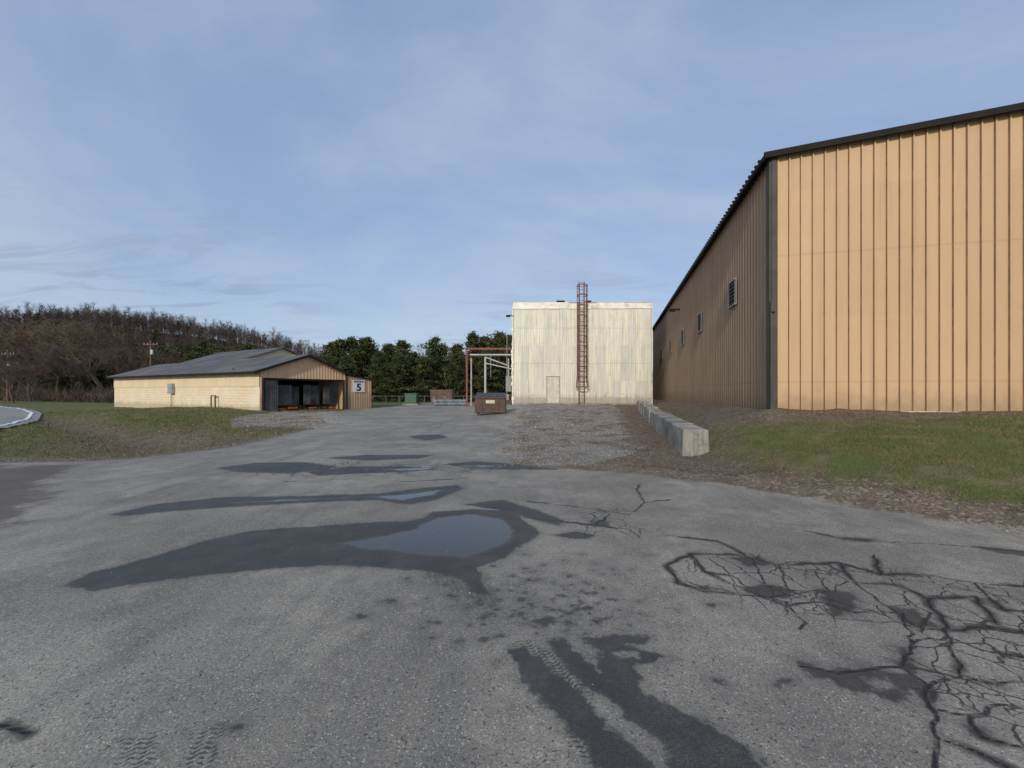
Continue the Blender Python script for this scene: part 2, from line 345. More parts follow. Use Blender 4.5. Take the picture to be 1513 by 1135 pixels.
# ------------------------------------------------------------------ road
g=G('road_asphalt'); rc=g.mix(g.noise(1,5),(.22,.215,.205),(.31,.30,.285)); rc=g.mix(1,rc,g.mix(g.noise(60,2),(.8,.8,.8),(1.1,1.1,1.1)),'MULTIPLY')
ROADM=g.fin(rc,.9); PAINT=simple('road_paint',(.78,.78,.75),.6,0,.15,9)
edge=[(-17.2,-60),(-17.2,-5),(-17.2,4),(-17.8,10),(-19.8,15.2),(-25,21.2),(-31.8,27.4),(-42.5,35.2),(-54,41),(-80,50),(-130,62),(-220,74)]
def resample(pl,st):
    P=[Vector(p) for p in pl]; out=[]
    for i in range(len(P)-1):
        p0=P[max(0,i-1)];p1=P[i];p2=P[i+1];p3=P[min(len(P)-1,i+2)]
        n=max(2,int((p2-p1).length/st))
        for k in range(n):
            t=k/n; out.append(.5*((2*p1)+(p2-p0)*t+(2*p0-5*p1+4*p2-p3)*t*t+(-p0+3*p1-3*p2+p3)*t**3))
    out.append(P[-1]); return out
E=resample(edge,.6)
def strip(name,o0,o1,dz,mat,nl,parent=None):
    vs=[];fs=[]
    for k,p in enumerate(E):
        q=E[min(k+1,len(E)-1)]-E[max(k-1,0)]; q.normalize(); n=Vector((-q.y,q.x))
        for j in range(nl+1):
            w=p+n*(o0+(o1-o0)*j/nl); vs.append((w.x,w.y))
    vs=np.array(vs); z=H(vs[:,0],vs[:,1])+dz
    for k in range(len(E)-1):
        for j in range(nl): a=k*(nl+1)+j; fs.append((a,a+1,a+nl+2,a+nl+1))
    o=fast(name,np.column_stack([vs,z]),fs,mat)
    if parent:o.parent=parent
    return o
rd=strip('road',0,8.2,.07,ROADM,14)
strip('edge_line_near',.35,.50,.085,PAINT,1,rd); strip('edge_line_far',7.6,7.75,.085,PAINT,1,rd); 
YEL=simple('road_paint_yellow',(.6,.42,.06),.6); strip('centre_line_a',3.9,4.0,.085,YEL,1,rd); strip('centre_line_b',4.15,4.25,.085,YEL,1,rd)
# ------------------------------------------------------------------ materials buildings
def panel_mat(name,c,axis,stain=.35,brown=None):
    g=G(name); z=g.dot(g.pos,(0,0,1)); t=g.dot(g.pos,axis)
    pan=g.white(g.comb(g.m('FLOOR',g.mul(t,1/.92)),g.m('FLOOR',g.mul(z,.27)),0))
    st=g.noise(1,5,.6,vec=g.comb(g.mul(t,3.2),0,g.mul(z,.25)))
    cc=g.mix(g.ss(pan,0,1),tuple(k*.93 for k in c),c)
    cc=g.mix(g.mul(g.ss(st,.42,.75),stain),cc,tuple(k*.62 for k in c))
    cc=g.mix(g.mul(g.ss(g.noise(.45,4,.6),.5,.75),.35),cc,(c[0]*.8,c[1]*.76,c[2]*.7))
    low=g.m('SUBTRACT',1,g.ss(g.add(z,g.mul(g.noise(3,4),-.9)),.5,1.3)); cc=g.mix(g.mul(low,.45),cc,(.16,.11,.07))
    lap=g.m('ABSOLUTE',g.add(g.m('FRACT',g.mul(z,.27)),-.5)); cc=g.mix(g.mul(g.m('SUBTRACT',1,g.ss(lap,.002,.012)),.22),cc,tuple(k*.5 for k in c))
    if brown: cc=brown(g,cc,z,t)
    return g.fin(cc,.5,0,g.bump(g.noise(2.2,2),.15,.02),.3)
TAN=(.58,.395,.225)
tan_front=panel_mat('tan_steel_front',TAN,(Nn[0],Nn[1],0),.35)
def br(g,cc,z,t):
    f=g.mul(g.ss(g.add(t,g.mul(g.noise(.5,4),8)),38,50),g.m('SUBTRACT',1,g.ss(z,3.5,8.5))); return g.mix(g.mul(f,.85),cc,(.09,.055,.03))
tan_side=panel_mat('tan_steel_side',(.44,.305,.19),(D[0],D[1],0),.5,br)  # darker copy of the front tan; the side wall's shade is in the colour
rib_edge=simple('rib_flank_shade',(.34,.215,.115),.6,0,.3,2)  # brown that puts rib shading into the base colour
dark_trim=simple('dark_trim',(.022,.020,.019),.8,0,.2,2,spec=.15)
roof_dark=simple('roof_steel_dark',(.03,.028,.027),.8,0,.3,.6,spec=.15)
def ribwall(mb,P0,P1,zb,zt,sp,rw,dep,nrm,t0=0):
    P0=Vector((P0[0],P0[1]));P1=Vector((P1[0],P1[1]));L=(P1-P0).length;d=(P1-P0)/L; n=Vector(nrm).normalized()
    ts=[(0,0)];k=.5*sp
    while k<L-rw:
        ts+=[(k-rw,0),(k-rw*.55,dep),(k+rw*.55,dep),(k+rw,0)];k+=sp
    ts.append((L,0)); v=[];f=[]
    for t,o in ts:
        p=P0+d*t+n*o; v+=[(p.x,p.y,zb(t+t0)),(p.x,p.y,zt(t+t0))]
    for i in range(len(ts)-1): f.append((2*i,2*i+2,2*i+3,2*i+1))
    mb.add(v,f)
def flanks(o,nrm):   # paints shade as darker brown on the steep rib sides
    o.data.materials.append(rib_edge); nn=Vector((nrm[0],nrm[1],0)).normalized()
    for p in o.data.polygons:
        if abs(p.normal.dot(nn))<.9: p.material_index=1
# ---- large tan building (right)
def RB(a,b): p=R+D*a+Nn*b; return (float(p[0]),float(p[1]))
W=26.;Lb=36.
tb=empty('tan_metal_warehouse',(R[0],R[1],1.0))
ztop=lambda b:8.5+.075*min(b,W-b)
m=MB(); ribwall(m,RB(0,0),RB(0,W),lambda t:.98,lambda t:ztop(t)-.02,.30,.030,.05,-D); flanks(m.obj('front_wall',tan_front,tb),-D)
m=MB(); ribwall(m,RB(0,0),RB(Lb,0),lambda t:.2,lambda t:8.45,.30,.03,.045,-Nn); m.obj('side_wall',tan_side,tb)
m=MB(); 
m.add([RB(Lb,0)+(0,),RB(Lb,W)+(0,),RB(Lb,W)+(8.45,),RB(Lb,W/2)+(9.4,),RB(Lb,0)+(8.45,)],[(0,1,2,3,4)])
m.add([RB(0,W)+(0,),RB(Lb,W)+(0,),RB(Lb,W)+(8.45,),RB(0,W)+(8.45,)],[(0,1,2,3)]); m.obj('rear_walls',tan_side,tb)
m=MB()
for b0,b1 in((-.22,W/2),(W/2,W+.22)):
    z0,z1=8.5+.075*min(b0,W-b0)+.02,8.5+.075*min(b1,W-b1)+.02
    q=[RB(-.16,b0)+(z0,),RB(Lb+.1,b0)+(z0,),RB(Lb+.1,b1)+(z1,),RB(-.16,b1)+(z1,)]
    q2=[(x,y,z+.06) for x,y,z in q]; m.add(q+q2,[(3,2,1,0),(4,5,6,7),(0,1,5,4),(1,2,6,5),(2,3,7,6),(3,0,4,7)])
m.obj('roof',roof_dark,tb)
m=MB()
for b0,b1 in((-.26,W/2),(W/2,W+.26)):
    z0=8.5+.075*min(b0,W-b0)-.04; z1=8.5+.075*min(b1,W-b1)-.04
    m.beam(RB(-.19,b0)+(z0+.03,),RB(-.19,b1)+(z1+.03,),.07,.17)
m.obj('rake_trim',dark_trim,tb)
m=MB(); m.beam(RB(-.14,-.24)+(8.42,),RB(Lb,-.24)+(8.42,),.08,.12)
k=.2
while k<Lb: m.box(RB(k,-.26)+(8.51,),.07,.10,.06,math.atan2(D[1],D[0])); k+=.30
m.obj('eave_trim',dark_trim,tb)
ct=simple('corner_trim_brown',(.085,.078,.07),.7,0,.2,2,spec=.2)
m=MB(); m.box(RB(-.06,.03)+(4.72,),.13,.04,7.42,math.atan2(Nn[1],Nn[0])); m.box(RB(.07,-.06)+(4.72,),.05,.23,7.42,math.atan2(Nn[1],Nn[0])); m.tube(RB(-.12,-.06)+(1.0,),RB(-.12,-.06)+(4.0,),.025)
m.box(RB(-.13,-.02)+(4.05,),.12,.1,.3,math.atan2(Nn[1],Nn[0]))
m.obj('corner_trim',ct,tb)
white_trim=simple('white_base_trim',(.6,.58,.54),.6,0,.35,1.5)
m=MB(); m.beam(RB(-.08,.1)+(1.0,),RB(-.08,W)+(1.0,),.03,.06); m.obj('base_trim',white_trim,tb)
conc=simple('foundation_concrete',(.3,.28,.25),.9,0,.3,2,(.1,.08,.06),.3)
m=MB(); m.prism([RB(.02,.02),RB(.02,W-.02),RB(Lb-.02,W-.02),RB(Lb-.02,.02)],-.3,.95); m.obj('foundation',conc,tb)
louv=simple('louver_metal',(.26,.25,.23),.5,.2,.2,4); blk=simple('black_void',(.012,.012,.012),.9)
m=MB();mv=MB()
for a,z in((3.78,5.33),(9.8,5.18),(15.2,5.1),(21,5.1),(26.8,5.05)):
    for s_ in(-.45,.45): m.beam(RB(a+s_,-.08)+(z-.47,),RB(a+s_,-.08)+(z+.47,),.05,.10)
    for s_ in(-.47,.47): m.beam(RB(a-.47,-.08)+(z+s_,),RB(a+.47,-.08)+(z+s_,),.10,.05)
    mv.beam(RB(a-.43,-.055)+(z,),RB(a+.43,-.055)+(z,),.01,.9)
    for j in range(6):
        zz=z-.36+j*.144; m.beam(RB(a-.43,-.085)+(zz,),RB(a+.43,-.085)+(zz,),.07,.02,up=tuple(-Nn*.6)+(.8,))
m.obj('louvers',louv,tb); mv.obj('louver_voids',blk,tb)
m=MB(); m.beam(RB(16.6,-.04)+(7.2,),RB(16.6,-.4)+(7.25,),.08,.08); m.box(RB(16.6,-.5)+(7.18,),.35,.3,.16,.2); m.obj('wall_lamp',dark_trim,tb)
# ---- white corrugated building
WY=35.;WX0=.12;WX1=12.0;WZ=9.1
wb=empty('white_corrugated_building',(6,WY,.3))
g=G('weathered_white_tin'); t=g.dot(g.pos,(1,.6,0)); z=g.dot(g.pos,(0,0,1))
pan=g.white(g.comb(g.m('FLOOR',g.mul(t,1/.66)),g.m('FLOOR',g.add(g.mul(z,.33),.2)),0))
c=g.ramp(pan,[(0,(.64,.63,.55)),(.5,(.74,.72,.61)),(1,(.80,.76,.62))])
st=g.noise(1,6,.7,vec=g.comb(g.mul(t,7),0,g.mul(z,.35)))
c=g.mix(g.mul(g.ss(st,.42,.68),.65),c,(.42,.40,.35)); c=g.mix(g.mul(g.ss(g.noise(1.2,5,.65),.5,.7),.4),c,(.52,.50,.43))
st2=g.noise(1,4,.7,vec=g.comb(g.mul(t,14),4,g.mul(z,.8))); c=g.mix(g.mul(g.ss(st2,.6,.75),.5),c,(.86,.83,.70))
seam=g.m('ABSOLUTE',g.add(g.m('FRACT',g.add(g.mul(z,.33),.2)),-.5)); c=g.mix(g.mul(g.m('SUBTRACT',1,g.ss(seam,.002,.012)),.3),c,(.2,.19,.16))
sv=g.m('FRACT',g.mul(t,1/.66)); c=g.mix(g.mul(g.m('SUBTRACT',1,g.ss(sv,.01,.05)),.35),c,(.2,.19,.16))
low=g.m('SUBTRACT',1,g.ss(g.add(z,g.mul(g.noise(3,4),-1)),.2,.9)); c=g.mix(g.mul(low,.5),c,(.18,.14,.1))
WT=g.fin(c,.55,0,g.bump(g.noise(3,3),.25,.03),.4)
ribs=lambda mb,a,b,n: ribwall(mb,a,b,lambda t:.1,lambda t:WZ,.165,.055,.03,n)
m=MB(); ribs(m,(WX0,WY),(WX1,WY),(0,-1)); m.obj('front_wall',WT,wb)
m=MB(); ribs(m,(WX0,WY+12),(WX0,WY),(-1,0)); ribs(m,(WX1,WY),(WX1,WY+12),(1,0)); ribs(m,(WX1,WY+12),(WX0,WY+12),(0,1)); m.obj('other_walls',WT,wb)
m=MB(); m.box(((WX0+WX1)/2,WY+6,WZ-.05),WX1-WX0-.1,11.9,.1); m.obj('roof',simple('tin_roof',(.4,.39,.36),.6),wb)
wtrim=simple('white_flashing',(.82,.79,.69),.5,0,.12,2,(.5,.45,.35))
m=MB()
x=WX0-.04
while x<WX1:
    l=min(2.4,WX1+.05-x); m.box((x+l/2,WY-.06,WZ-.22+random.uniform(-.03,.03)),l-.01,.03,.52+random.uniform(-.05,.06)); x+=l
m.box(((WX0+WX1)/2,WY+.1,WZ+.08),WX1-WX0+.1,.3,.02)
m.box((WX0-.05,WY-.03,WZ/2+.1),.05,.12,WZ-.6); m.box((WX1+.05,WY-.03,WZ/2+.1),.05,.12,WZ-.6)
m.obj('flashing',wtrim,wb)
m=MB(); m.box((6,WY-.05,.42),11.9,.06,.22); m.obj('base_course',conc,wb)
drm=simple('tin_door',(.60,.57,.48),.6,0,.2,3,(.42,.39,.32)); dframe=simple('door_edge',(.22,.2,.17),.7)
dx=3.55; m=MB(); m.box((dx,WY-.05,1.6),1.05,.04,2.3); m.obj('door',drm,wb)
m=MB(); 
for s_ in(-.55,.55): m.box((dx+s_,WY-.06,1.6),.05,.06,2.34)
m.box((dx,WY-.06,2.79),1.15,.06,.05); m.box((dx+.4,WY-.09,1.5),.05,.05,.12); m.obj('door_frame',dframe,wb)
m=MB(); m.box((4.2,WY+.1,WZ+.18),.7,.3,.12); m.box((6.6,WY+.1,WZ+.18),.5,.3,.12); m.obj('roof_caps',dark_trim,wb)
m=MB(); m.beam((WX0-.02,WY-.1,8.0),(WX0-.35,WY-.3,8.05),.06,.06); m.box((WX0-.45,WY-.35,7.95),.35,.25,.15); m.obj('wall_lamp',dark_trim,wb)
m=MB()
for k in range(26):
    m.box((WX0-.06+random.uniform(-.05,.02),WY-.05,.6+k*.31),random.uniform(.08,.22),.12,.3)
m.obj('corner_seal',wtrim,wb,bevel=.03)
rust=simple('rusty_red_steel',(.17,.06,.042),.75,0,.35,6,(.10,.045,.033))
ld_=empty('caged_ladder',(5.95,WY-.3,.4)); LX=5.95;LY=WY-.28
m=MB()
for s_ in(-.23,.23): m.beam((LX+s_,LY,.35),(LX+s_,LY,10.9),.07,.05)
z=.6
while z<10.9: m.tube((LX-.23,LY,z),(LX+.23,LY,z),.018,n=6); z+=.3
for z in(1.2,3.5,6,8.6):
    for s_ in(-.23,.23): m.beam((LX+s_,LY,z),(LX+s_,WY,z),.04,.04)
m.obj('rails_and_rungs',rust,ld_)
m=MB(); zs=[1.9+.86*k for k in range(11)]; N=12
def cpt(a,r=.44): return (LX+r*math.sin(a),LY-.30-r*math.cos(a)*1.0)
for zi,z in enumerate(zs):
    r=.52 if zi==0 else .44; pts=[cpt(-2.3+4.6*k/N,r) for k in range(N+1)]; pts=[(LX-.23,LY)]+pts+[(LX+.23,LY)]
    for a,b in zip(pts[:-1],pts[1:]): m.beam(a+(z,),b+(z,),.018,.075)
for k in range(7):
    a=-2.0+4.0*k/6; x,y=cpt(a); x0,y0=cpt(a,.52)
    m.beam((x0,y0,zs[0]),(x,y,zs[1]),.045,.015); m.beam((x,y,zs[1]),(x,y,zs[-1]),.045,.015)
m.obj('cage',rust,ld_)
# ---- left building
A0=np.array((-17.4,28.)); S=np.array((-.876,.482)); Pq=np.array((.482,.876))
def LBp(s_,p): q=A0+S*s_+Pq*p; return (float(q[0]),float(q[1]))
lb=empty('storage_shed_building',(A0[0],A0[1],0))
tanL=panel_mat('tan_steel_shed',(.70,.475,.285),(Pq[0],Pq[1],0),.3)
Wd=7.04;Ln=24.8;EZ=3.0;RZ=4.25
gz=lambda p:EZ+(RZ-EZ)*(1-abs(p-Wd/2)/(Wd/2))
m=MB()
ribwall(m,LBp(0,0),LBp(0,.22),lambda t:-.1,lambda t:gz(t),.2,.03,.025,-S)
ribwall(m,LBp(0,6.85),LBp(0,Wd),lambda t:-.1,lambda t:gz(t),.2,.03,.025,-S,6.85)
ribwall(m,LBp(0,.22),LBp(0,6.85),lambda t:2.42,lambda t:gz(t),.26,.03,.02,-S,.22); m.obj('gable_wall',tanL,lb)
g=G('cream_block_wall'); t=g.dot(g.pos,(S[0],S[1],0)); z=g.dot(g.pos,(0,0,1))
bk=g.nt.nodes.new('ShaderNodeTexBrick'); g.L.new(g.comb(t,z,0),bk.inputs['Vector']); bk.inputs['Scale'].default_value=1
bk.inputs['Brick Width'].default_value=.4; bk.inputs['Row Height'].default_value=.2; bk.inputs['Mortar Size'].default_value=.012
bk.inputs['Color1'].default_value=(.78,.65,.46,1); bk.inputs['Color2'].default_value=(.72,.59,.41,1); bk.inputs['Mortar'].default_value=(.5,.41,.28,1)
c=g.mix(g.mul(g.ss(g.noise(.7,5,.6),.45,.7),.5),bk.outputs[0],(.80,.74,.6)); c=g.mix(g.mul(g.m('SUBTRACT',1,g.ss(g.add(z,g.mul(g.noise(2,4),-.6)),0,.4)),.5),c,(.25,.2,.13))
CREAM=g.fin(c,.8,0,g.bump(bk.outputs[1],.4,.01))
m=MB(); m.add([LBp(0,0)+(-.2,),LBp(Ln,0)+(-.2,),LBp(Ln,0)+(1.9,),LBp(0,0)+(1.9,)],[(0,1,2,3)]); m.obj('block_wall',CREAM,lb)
creamS=panel_mat('cream_steel',(.76,.62,.42),(S[0],S[1],0),.25)
m=MB(); ribwall(m,np.array(LBp(0,0))-Pq*.03,np.array(LBp(Ln,0))-Pq*.03,lambda t:1.88,lambda t:EZ,.3,.03,.02,-Pq); m.obj('upper_side_wall',creamS,lb)
m=MB(); m.add([LBp(0,Wd)+(-.2,),LBp(Ln,Wd)+(-.2,),LBp(Ln,Wd)+(EZ,),LBp(0,Wd)+(EZ,)],[(0,1,2,3)])
m.add([LBp(Ln,0)+(-.2,),LBp(Ln,Wd)+(-.2,),LBp(Ln,Wd)+(EZ,),LBp(Ln,Wd/2)+(RZ,),LBp(Ln,0)+(EZ,)],[(0,1,2,3,4)])
m.obj('rear_walls',tanL,lb)
def slab(mb,q,th):
    q2=[(x,y,z+th) for x,y,z in q]; mb.add(list(q)+q2,[(3,2,1,0),(4,5,6,7),(0,1,5,4),(1,2,6,5),(2,3,7,6),(3,0,4,7)])
g=G('grey_shed_roof'); t=g.dot(g.pos,(S[0],S[1],0)); c=g.mix(g.ss(g.noise(.5,4),.35,.7),(.085,.083,.082),(.15,.145,.14))
fr=g.m('FRACT',g.mul(t,1/.6)); c=g.mix(g.mul(g.m('SUBTRACT',1,g.ss(fr,.05,.14)),.5),c,(.04,.04,.04)); ROOFL=g.fin(c,.7,0,None,.3)
sl=(RZ-EZ)/(Wd/2)
m=MB(); slab(m,[LBp(-.3,-.45)+(EZ-.45*sl+.03,),LBp(Ln+.3,-.45)+(EZ-.45*sl+.03,),LBp(Ln+.3,Wd/2)+(RZ+.03,),LBp(-.3,Wd/2)+(RZ+.03,)],.07)
slab(m,[LBp(-.3,Wd/2)+(RZ+.03,),LBp(Ln+.3,Wd/2)+(RZ+.03,),LBp(Ln+.3,Wd+.3)+(EZ-.3*sl+.03,),LBp(-.3,Wd+.3)+(EZ-.3*sl+.03,)],.07); m.obj('roof',ROOFL,lb)
m=MB(); 
for a,b,za,zb_ in((-.48,Wd/2,EZ-.48*sl,RZ),(Wd/2,Wd+.33,RZ,EZ-.33*sl)): m.beam(LBp(-.33,a)+(za,),LBp(-.33,b)+(zb_,),.05,.16)
m.beam(LBp(-.3,-.49)+(EZ-.5*sl,),LBp(Ln+.3,-.49)+(EZ-.5*sl,),.08,.15)
m.beam(LBp(-.04,.2)+(2.42,),LBp(-.04,6.9)+(2.42,),.06,.12)
for p in(.24,6.83): m.beam(LBp(-.02,p)+(0,),LBp(-.02,p)+(2.4,),.12,.12)
m.obj('trim',dark_trim,lb)
dgrey=simple('door_panel_grey',(.12,.12,.12),.75,0,.45,1.5,(.04,.04,.04),spec=.2)
m=MB()
for k,(p,w,z0,z1_,bk_) in enumerate(((.80,1.0,.08,2.36,.05),(2.05,1.1,.5,2.0,.5),(3.1,.75,.45,1.9,.9),(3.95,.6,.5,2.05,.6),(4.75,.8,.42,2.0,.8),(5.6,.6,.5,1.9,.5),(6.35,.6,.3,2.1,.7))):
    q=np.array(LBp(bk_,p)); m.beam(tuple(q-Pq*w/2)+((z1_+z0)/2,),tuple(q+Pq*w/2)+((z1_+z0)/2,),.04,z1_-z0)
    for j in range(1,6): m.beam(tuple(q-Pq*(w/2-j*w/6)-S*.04)+(z0,),tuple(q-Pq*(w/2-j*w/6)-S*.04)+(z1_,),.02,.02)
m.obj('sliding_doors',dgrey,lb)
m=MB(); m.add([LBp(.02,.02)+(.03,),LBp(.02,Wd-.02)+(.03,),LBp(Ln-.1,Wd-.02)+(.03,),LBp(Ln-.1,.02)+(.03,)],[(0,1,2,3)]); m.obj('floor_slab',conc,lb)
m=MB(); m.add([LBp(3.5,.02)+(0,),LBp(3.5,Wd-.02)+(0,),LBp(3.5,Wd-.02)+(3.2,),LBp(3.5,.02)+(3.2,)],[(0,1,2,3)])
m.obj('dark_bay_backing',blk,lb)  # added black sheet; the bay's dark depth is painted, not lit
orange=simple('orange_rack_steel',(.45,.11,.03),.6,0,.4,5); wood=simple('pallet_wood',(.16,.10,.06),.85,0,.4,6)
m=MB();mo=MB()
for k in range(7):
    p=.9+k*.85+random.uniform(-.1,.1)
    for j in range(random.choice((2,3,4))):
        q=LBp(1.2,p); m.box(q+(.1+j*.15,),.75,1.0,.025,1.07); 
        for o in(-.32,0,.32): m.box((q[0]+o*Pq[0],q[1]+o*Pq[1],.04+j*.15),.09,1.0,.08,1.07)
    if k in(1,2,4,6): mo.box(LBp(.25,p)+(.2+.05*(k%3),),.5+.1*(k%3),.12,.12,1.07)
m.obj('pallets',wood,lb); mo.obj('orange_stock',orange,lb)
m=MB(); za=lambda t:2.85-.12*t
ribwall(m,LBp(0.0,Wd+.02),LBp(0.0,9.8),lambda t:-.1,za,.26,.03,.02,-S)
ribwall(m,LBp(0,9.8),LBp(6,9.8),lambda t:-.1,lambda t:2.5,.26,.035,.03,Pq); m.obj('annex_walls',tanL,lb)
m=MB(); slab(m,[LBp(-.15,Wd-.1)+(2.9,),LBp(6,Wd-.1)+(2.9,),LBp(6,9.95)+(2.52,),LBp(-.15,9.95)+(2.52,)],.08); m.beam(LBp(-.05,Wd+.1)+(0,),LBp(-.05,Wd+.1)+(2.8,),.1,.1); m.obj('annex_roof',dark_trim,lb)
m=MB(); z0,z1=4.1,5.75; s0=10.5;s1=22;p0,p1,pm=3.7,12.5,8.1
m.add([LBp(s0,p0)+(2.5,),LBp(s0,p1)+(2.5,),LBp(s0,p1)+(z0,),LBp(s0,pm)+(z1,),LBp(s0,p0)+(z0,)],[(0,1,2,3,4)])
m.add([LBp(s0,p1)+(0,),LBp(s1,p1)+(0,),LBp(s1,p1)+(z0,),LBp(s0,p1)+(z0,)],[(0,1,2,3)])
m.add([LBp(s1,p0)+(0,),LBp(s1,p1)+(0,),LBp(s1,p1)+(z0,),LBp(s1,pm)+(z1,),LBp(s1,p0)+(z0,)],[(0,1,2,3,4)])
m.obj('raised_section_walls',creamS,lb)
m=MB(); slab(m,[LBp(s0-.3,p0-.3)+(z0-.08,),LBp(s1+.3,p0-.3)+(z0-.08,),LBp(s1+.3,pm)+(z1+.03,),LBp(s0-.3,pm)+(z1+.03,)],.1)
slab(m,[LBp(s0-.3,pm)+(z1+.03,),LBp(s1+.3,pm)+(z1+.03,),LBp(s1+.3,p1+.3)+(z0-.08,),LBp(s0-.3,p1+.3)+(z0-.08,)],.1); m.obj('raised_section_roof',ROOFL,lb)
m=MB(); q=np.array(LBp(12.6,-.14)); ang=math.atan2(S[1],S[0]); m.box(tuple(q)+(1.75,),.75,.22,.85,ang); m.box(tuple(q+Pq*-.12)+(1.75,),.6,.02,.7,ang); m.tube(tuple(q)+(.0,),tuple(q)+(1.4,),.04); m.obj('electrical_box',simple('grey_enclosure',(.33,.34,.33),.5),lb,bevel=.01)
m=MB()
for o in(-.3,.3): m.box(tuple(np.array(LBp(5.6+o,-.25)))+(.62,),.07,.07,1.25,ang)
m.beam(LBp(5.28,-.25)+(1.2,),LBp(5.92,-.25)+(1.2,),.08,.08); m.obj('timber_frame',wood,lb)
sg=empty('building_number_sign',LBp(-.07,8.2)+(2.0,))
m=MB(); q=np.array(LBp(-.07,8.35)); m.beam(tuple(q-Pq*.62)+(1.98,),tuple(q+Pq*.62)+(1.98,),.03,1.05); m.obj('sign_panel',simple('sign_white',(.80,.80,.78),.5,0,.05),sg)
inkm=simple('sign_ink',(.02,.02,.03),.6)
def text(s_,size,dp,z,parent,org,ang,nrm,mat,name,off=.006):
    cu=bpy.data.curves.new(name,'FONT'); cu.body=s_; cu.size=size; cu.align_x='CENTER'; cu.align_y='CENTER'; cu.extrude=.003; cu.offset=off
    o=bpy.data.objects.new(name,cu); scene.collection.objects.link(o); o.data.materials.append(mat)
    o.location=Vector((org[0]+nrm[0]*dp,org[1]+nrm[1]*dp,z))-parent.location; o.rotation_euler=(math.pi/2,0,ang); o.parent=parent; return o
aP=math.atan2(Pq[1],Pq[0])
text('BUILDING',.23,.022,2.35,sg,q,aP,-S,inkm,'lettering',.006); t5=text('5',.85,.022,1.84,sg,q,aP,-S,inkm,'numeral',.03); t5.scale=(1.25,1,1)
# ------------------------------------------------------------------ concrete blocks
g=G('weathered_concrete'); c=g.mix(g.ss(g.noise(2.2,6,.65),.35,.7),(.25,.235,.20),(.50,.47,.41)); c=g.mix(g.mul(g.ss(g.noise(1.1,7,.7),.48,.64),.8),c,(.10,.095,.08))
c=g.mix(g.mul(g.ss(g.noise(1,4,.6,vec=g.vscale(g.pos,(9,9,1.2))),.5,.7),.5),c,(.13,.12,.10))
c=g.mix(g.mul(g.ss(g.noise(28,3),.6,.7),.5),c,(.12,.11,.1)); CON=g.fin(c,.9,0,g.bump(g.add(g.noise(14,6,.7),g.noise(90,2)),.8,.02))
bb=empty('concrete_block_barrier',(4.5,10,0)); aD=math.atan2(D[1],D[0])
k=0;a=0.
B0=np.array((4.52,10.02))
for k in range(10):
    L=1.83; q0=B0+D*a+Nn*random.uniform(-.03,.03); tl=random.uniform(-.015,.015)
    dv=D+Nn*tl; fp=[(-.33,0),(-.07,0),(0,.09),(.07,0),(.33,0),(.33,L),(.07,L),(0,L-.09),(-.07,L),(-.33,L)]
    f2=[(x*.88,min(max(y,.03),L-.03)) for x,y in fp]
    T=lambda pt:(q0[0]+Nn[0]*pt[0]+dv[0]*pt[1],q0[1]+Nn[1]*pt[0]+dv[1]*pt[1])
    gz_=Hs(*(q0-Nn*.45)); m=MB(); m.prism([T(p) for p in fp],gz_-.15,gz_+.66+random.uniform(-.02,.02),[T(p) for p in f2]); m.obj('block_%d'%(k+1),CON,bb,bevel=.035); a+=L+.045
# ------------------------------------------------------------------ dumpster
br_=simple('brown_dumpster_steel',(.075,.045,.035),.55,0,.3,3,(.12,.07,.045)); lidm=simple('dumpster_lid',(.03,.028,.027),.5)
dxp,dyp=-1.33,25.6; dz=Hs(dxp,dyp); du=empty('dumpster',(dxp,dyp,dz)); m=MB()
def pr(mb,prof,x0,x1):
    n=len(prof); v=[(x0,y,z) for y,z in prof]+[(x1,y,z) for y,z in prof]
    mb.add(v,[(i,(i+1)%n,n+(i+1)%n,n+i) for i in range(n)]+[tuple(range(n))[::-1],tuple(range(n,2*n))])
pr(m,[(dyp-.55,dz+.1),(dyp+.6,dz+.1),(dyp+.75,dz+1.28),(dyp-.6,dz+1.08)],dxp-.93,dxp+.93)
m.box((dxp,dyp-.62,dz+1.06),1.94,.06,.09); m.box((dxp,dyp-.575,dz+.2),1.9,.05,.1)
for s_ in(-1,1):
    m.box((dxp+s_*.99,dyp,dz+.72),.12,.9,.17); 
    for o in(-.45,0,.45): m.box((dxp+s_*.95,dyp+o,dz+.62),.04,.05,.95)
    m.box((dxp+s_*.5,dyp-.6,dz+.6),.05,.04,.85)
    m.box((dxp+s_*.8,dyp-.4,dz+.05),.1,.15,.1); m.box((dxp+s_*.8,dyp+.45,dz+.05),.1,.15,.1)
m.obj('body',br_,du,bevel=.012)
m=MB(); 
for s_ in(-1,1): m.beam((dxp+s_*.47,dyp-.66,dz+1.12),(dxp+s_*.47,dyp+.76,dz+1.33),.92,.04)
m.obj('lids',lidm,du,bevel=.01)
m=MB(); m.box((dxp+.0,dyp-.612,dz+.8),.55,.02,.2); m.obj('label',simple('label_cream',(.6,.5,.35),.6,0,.3,12),du)
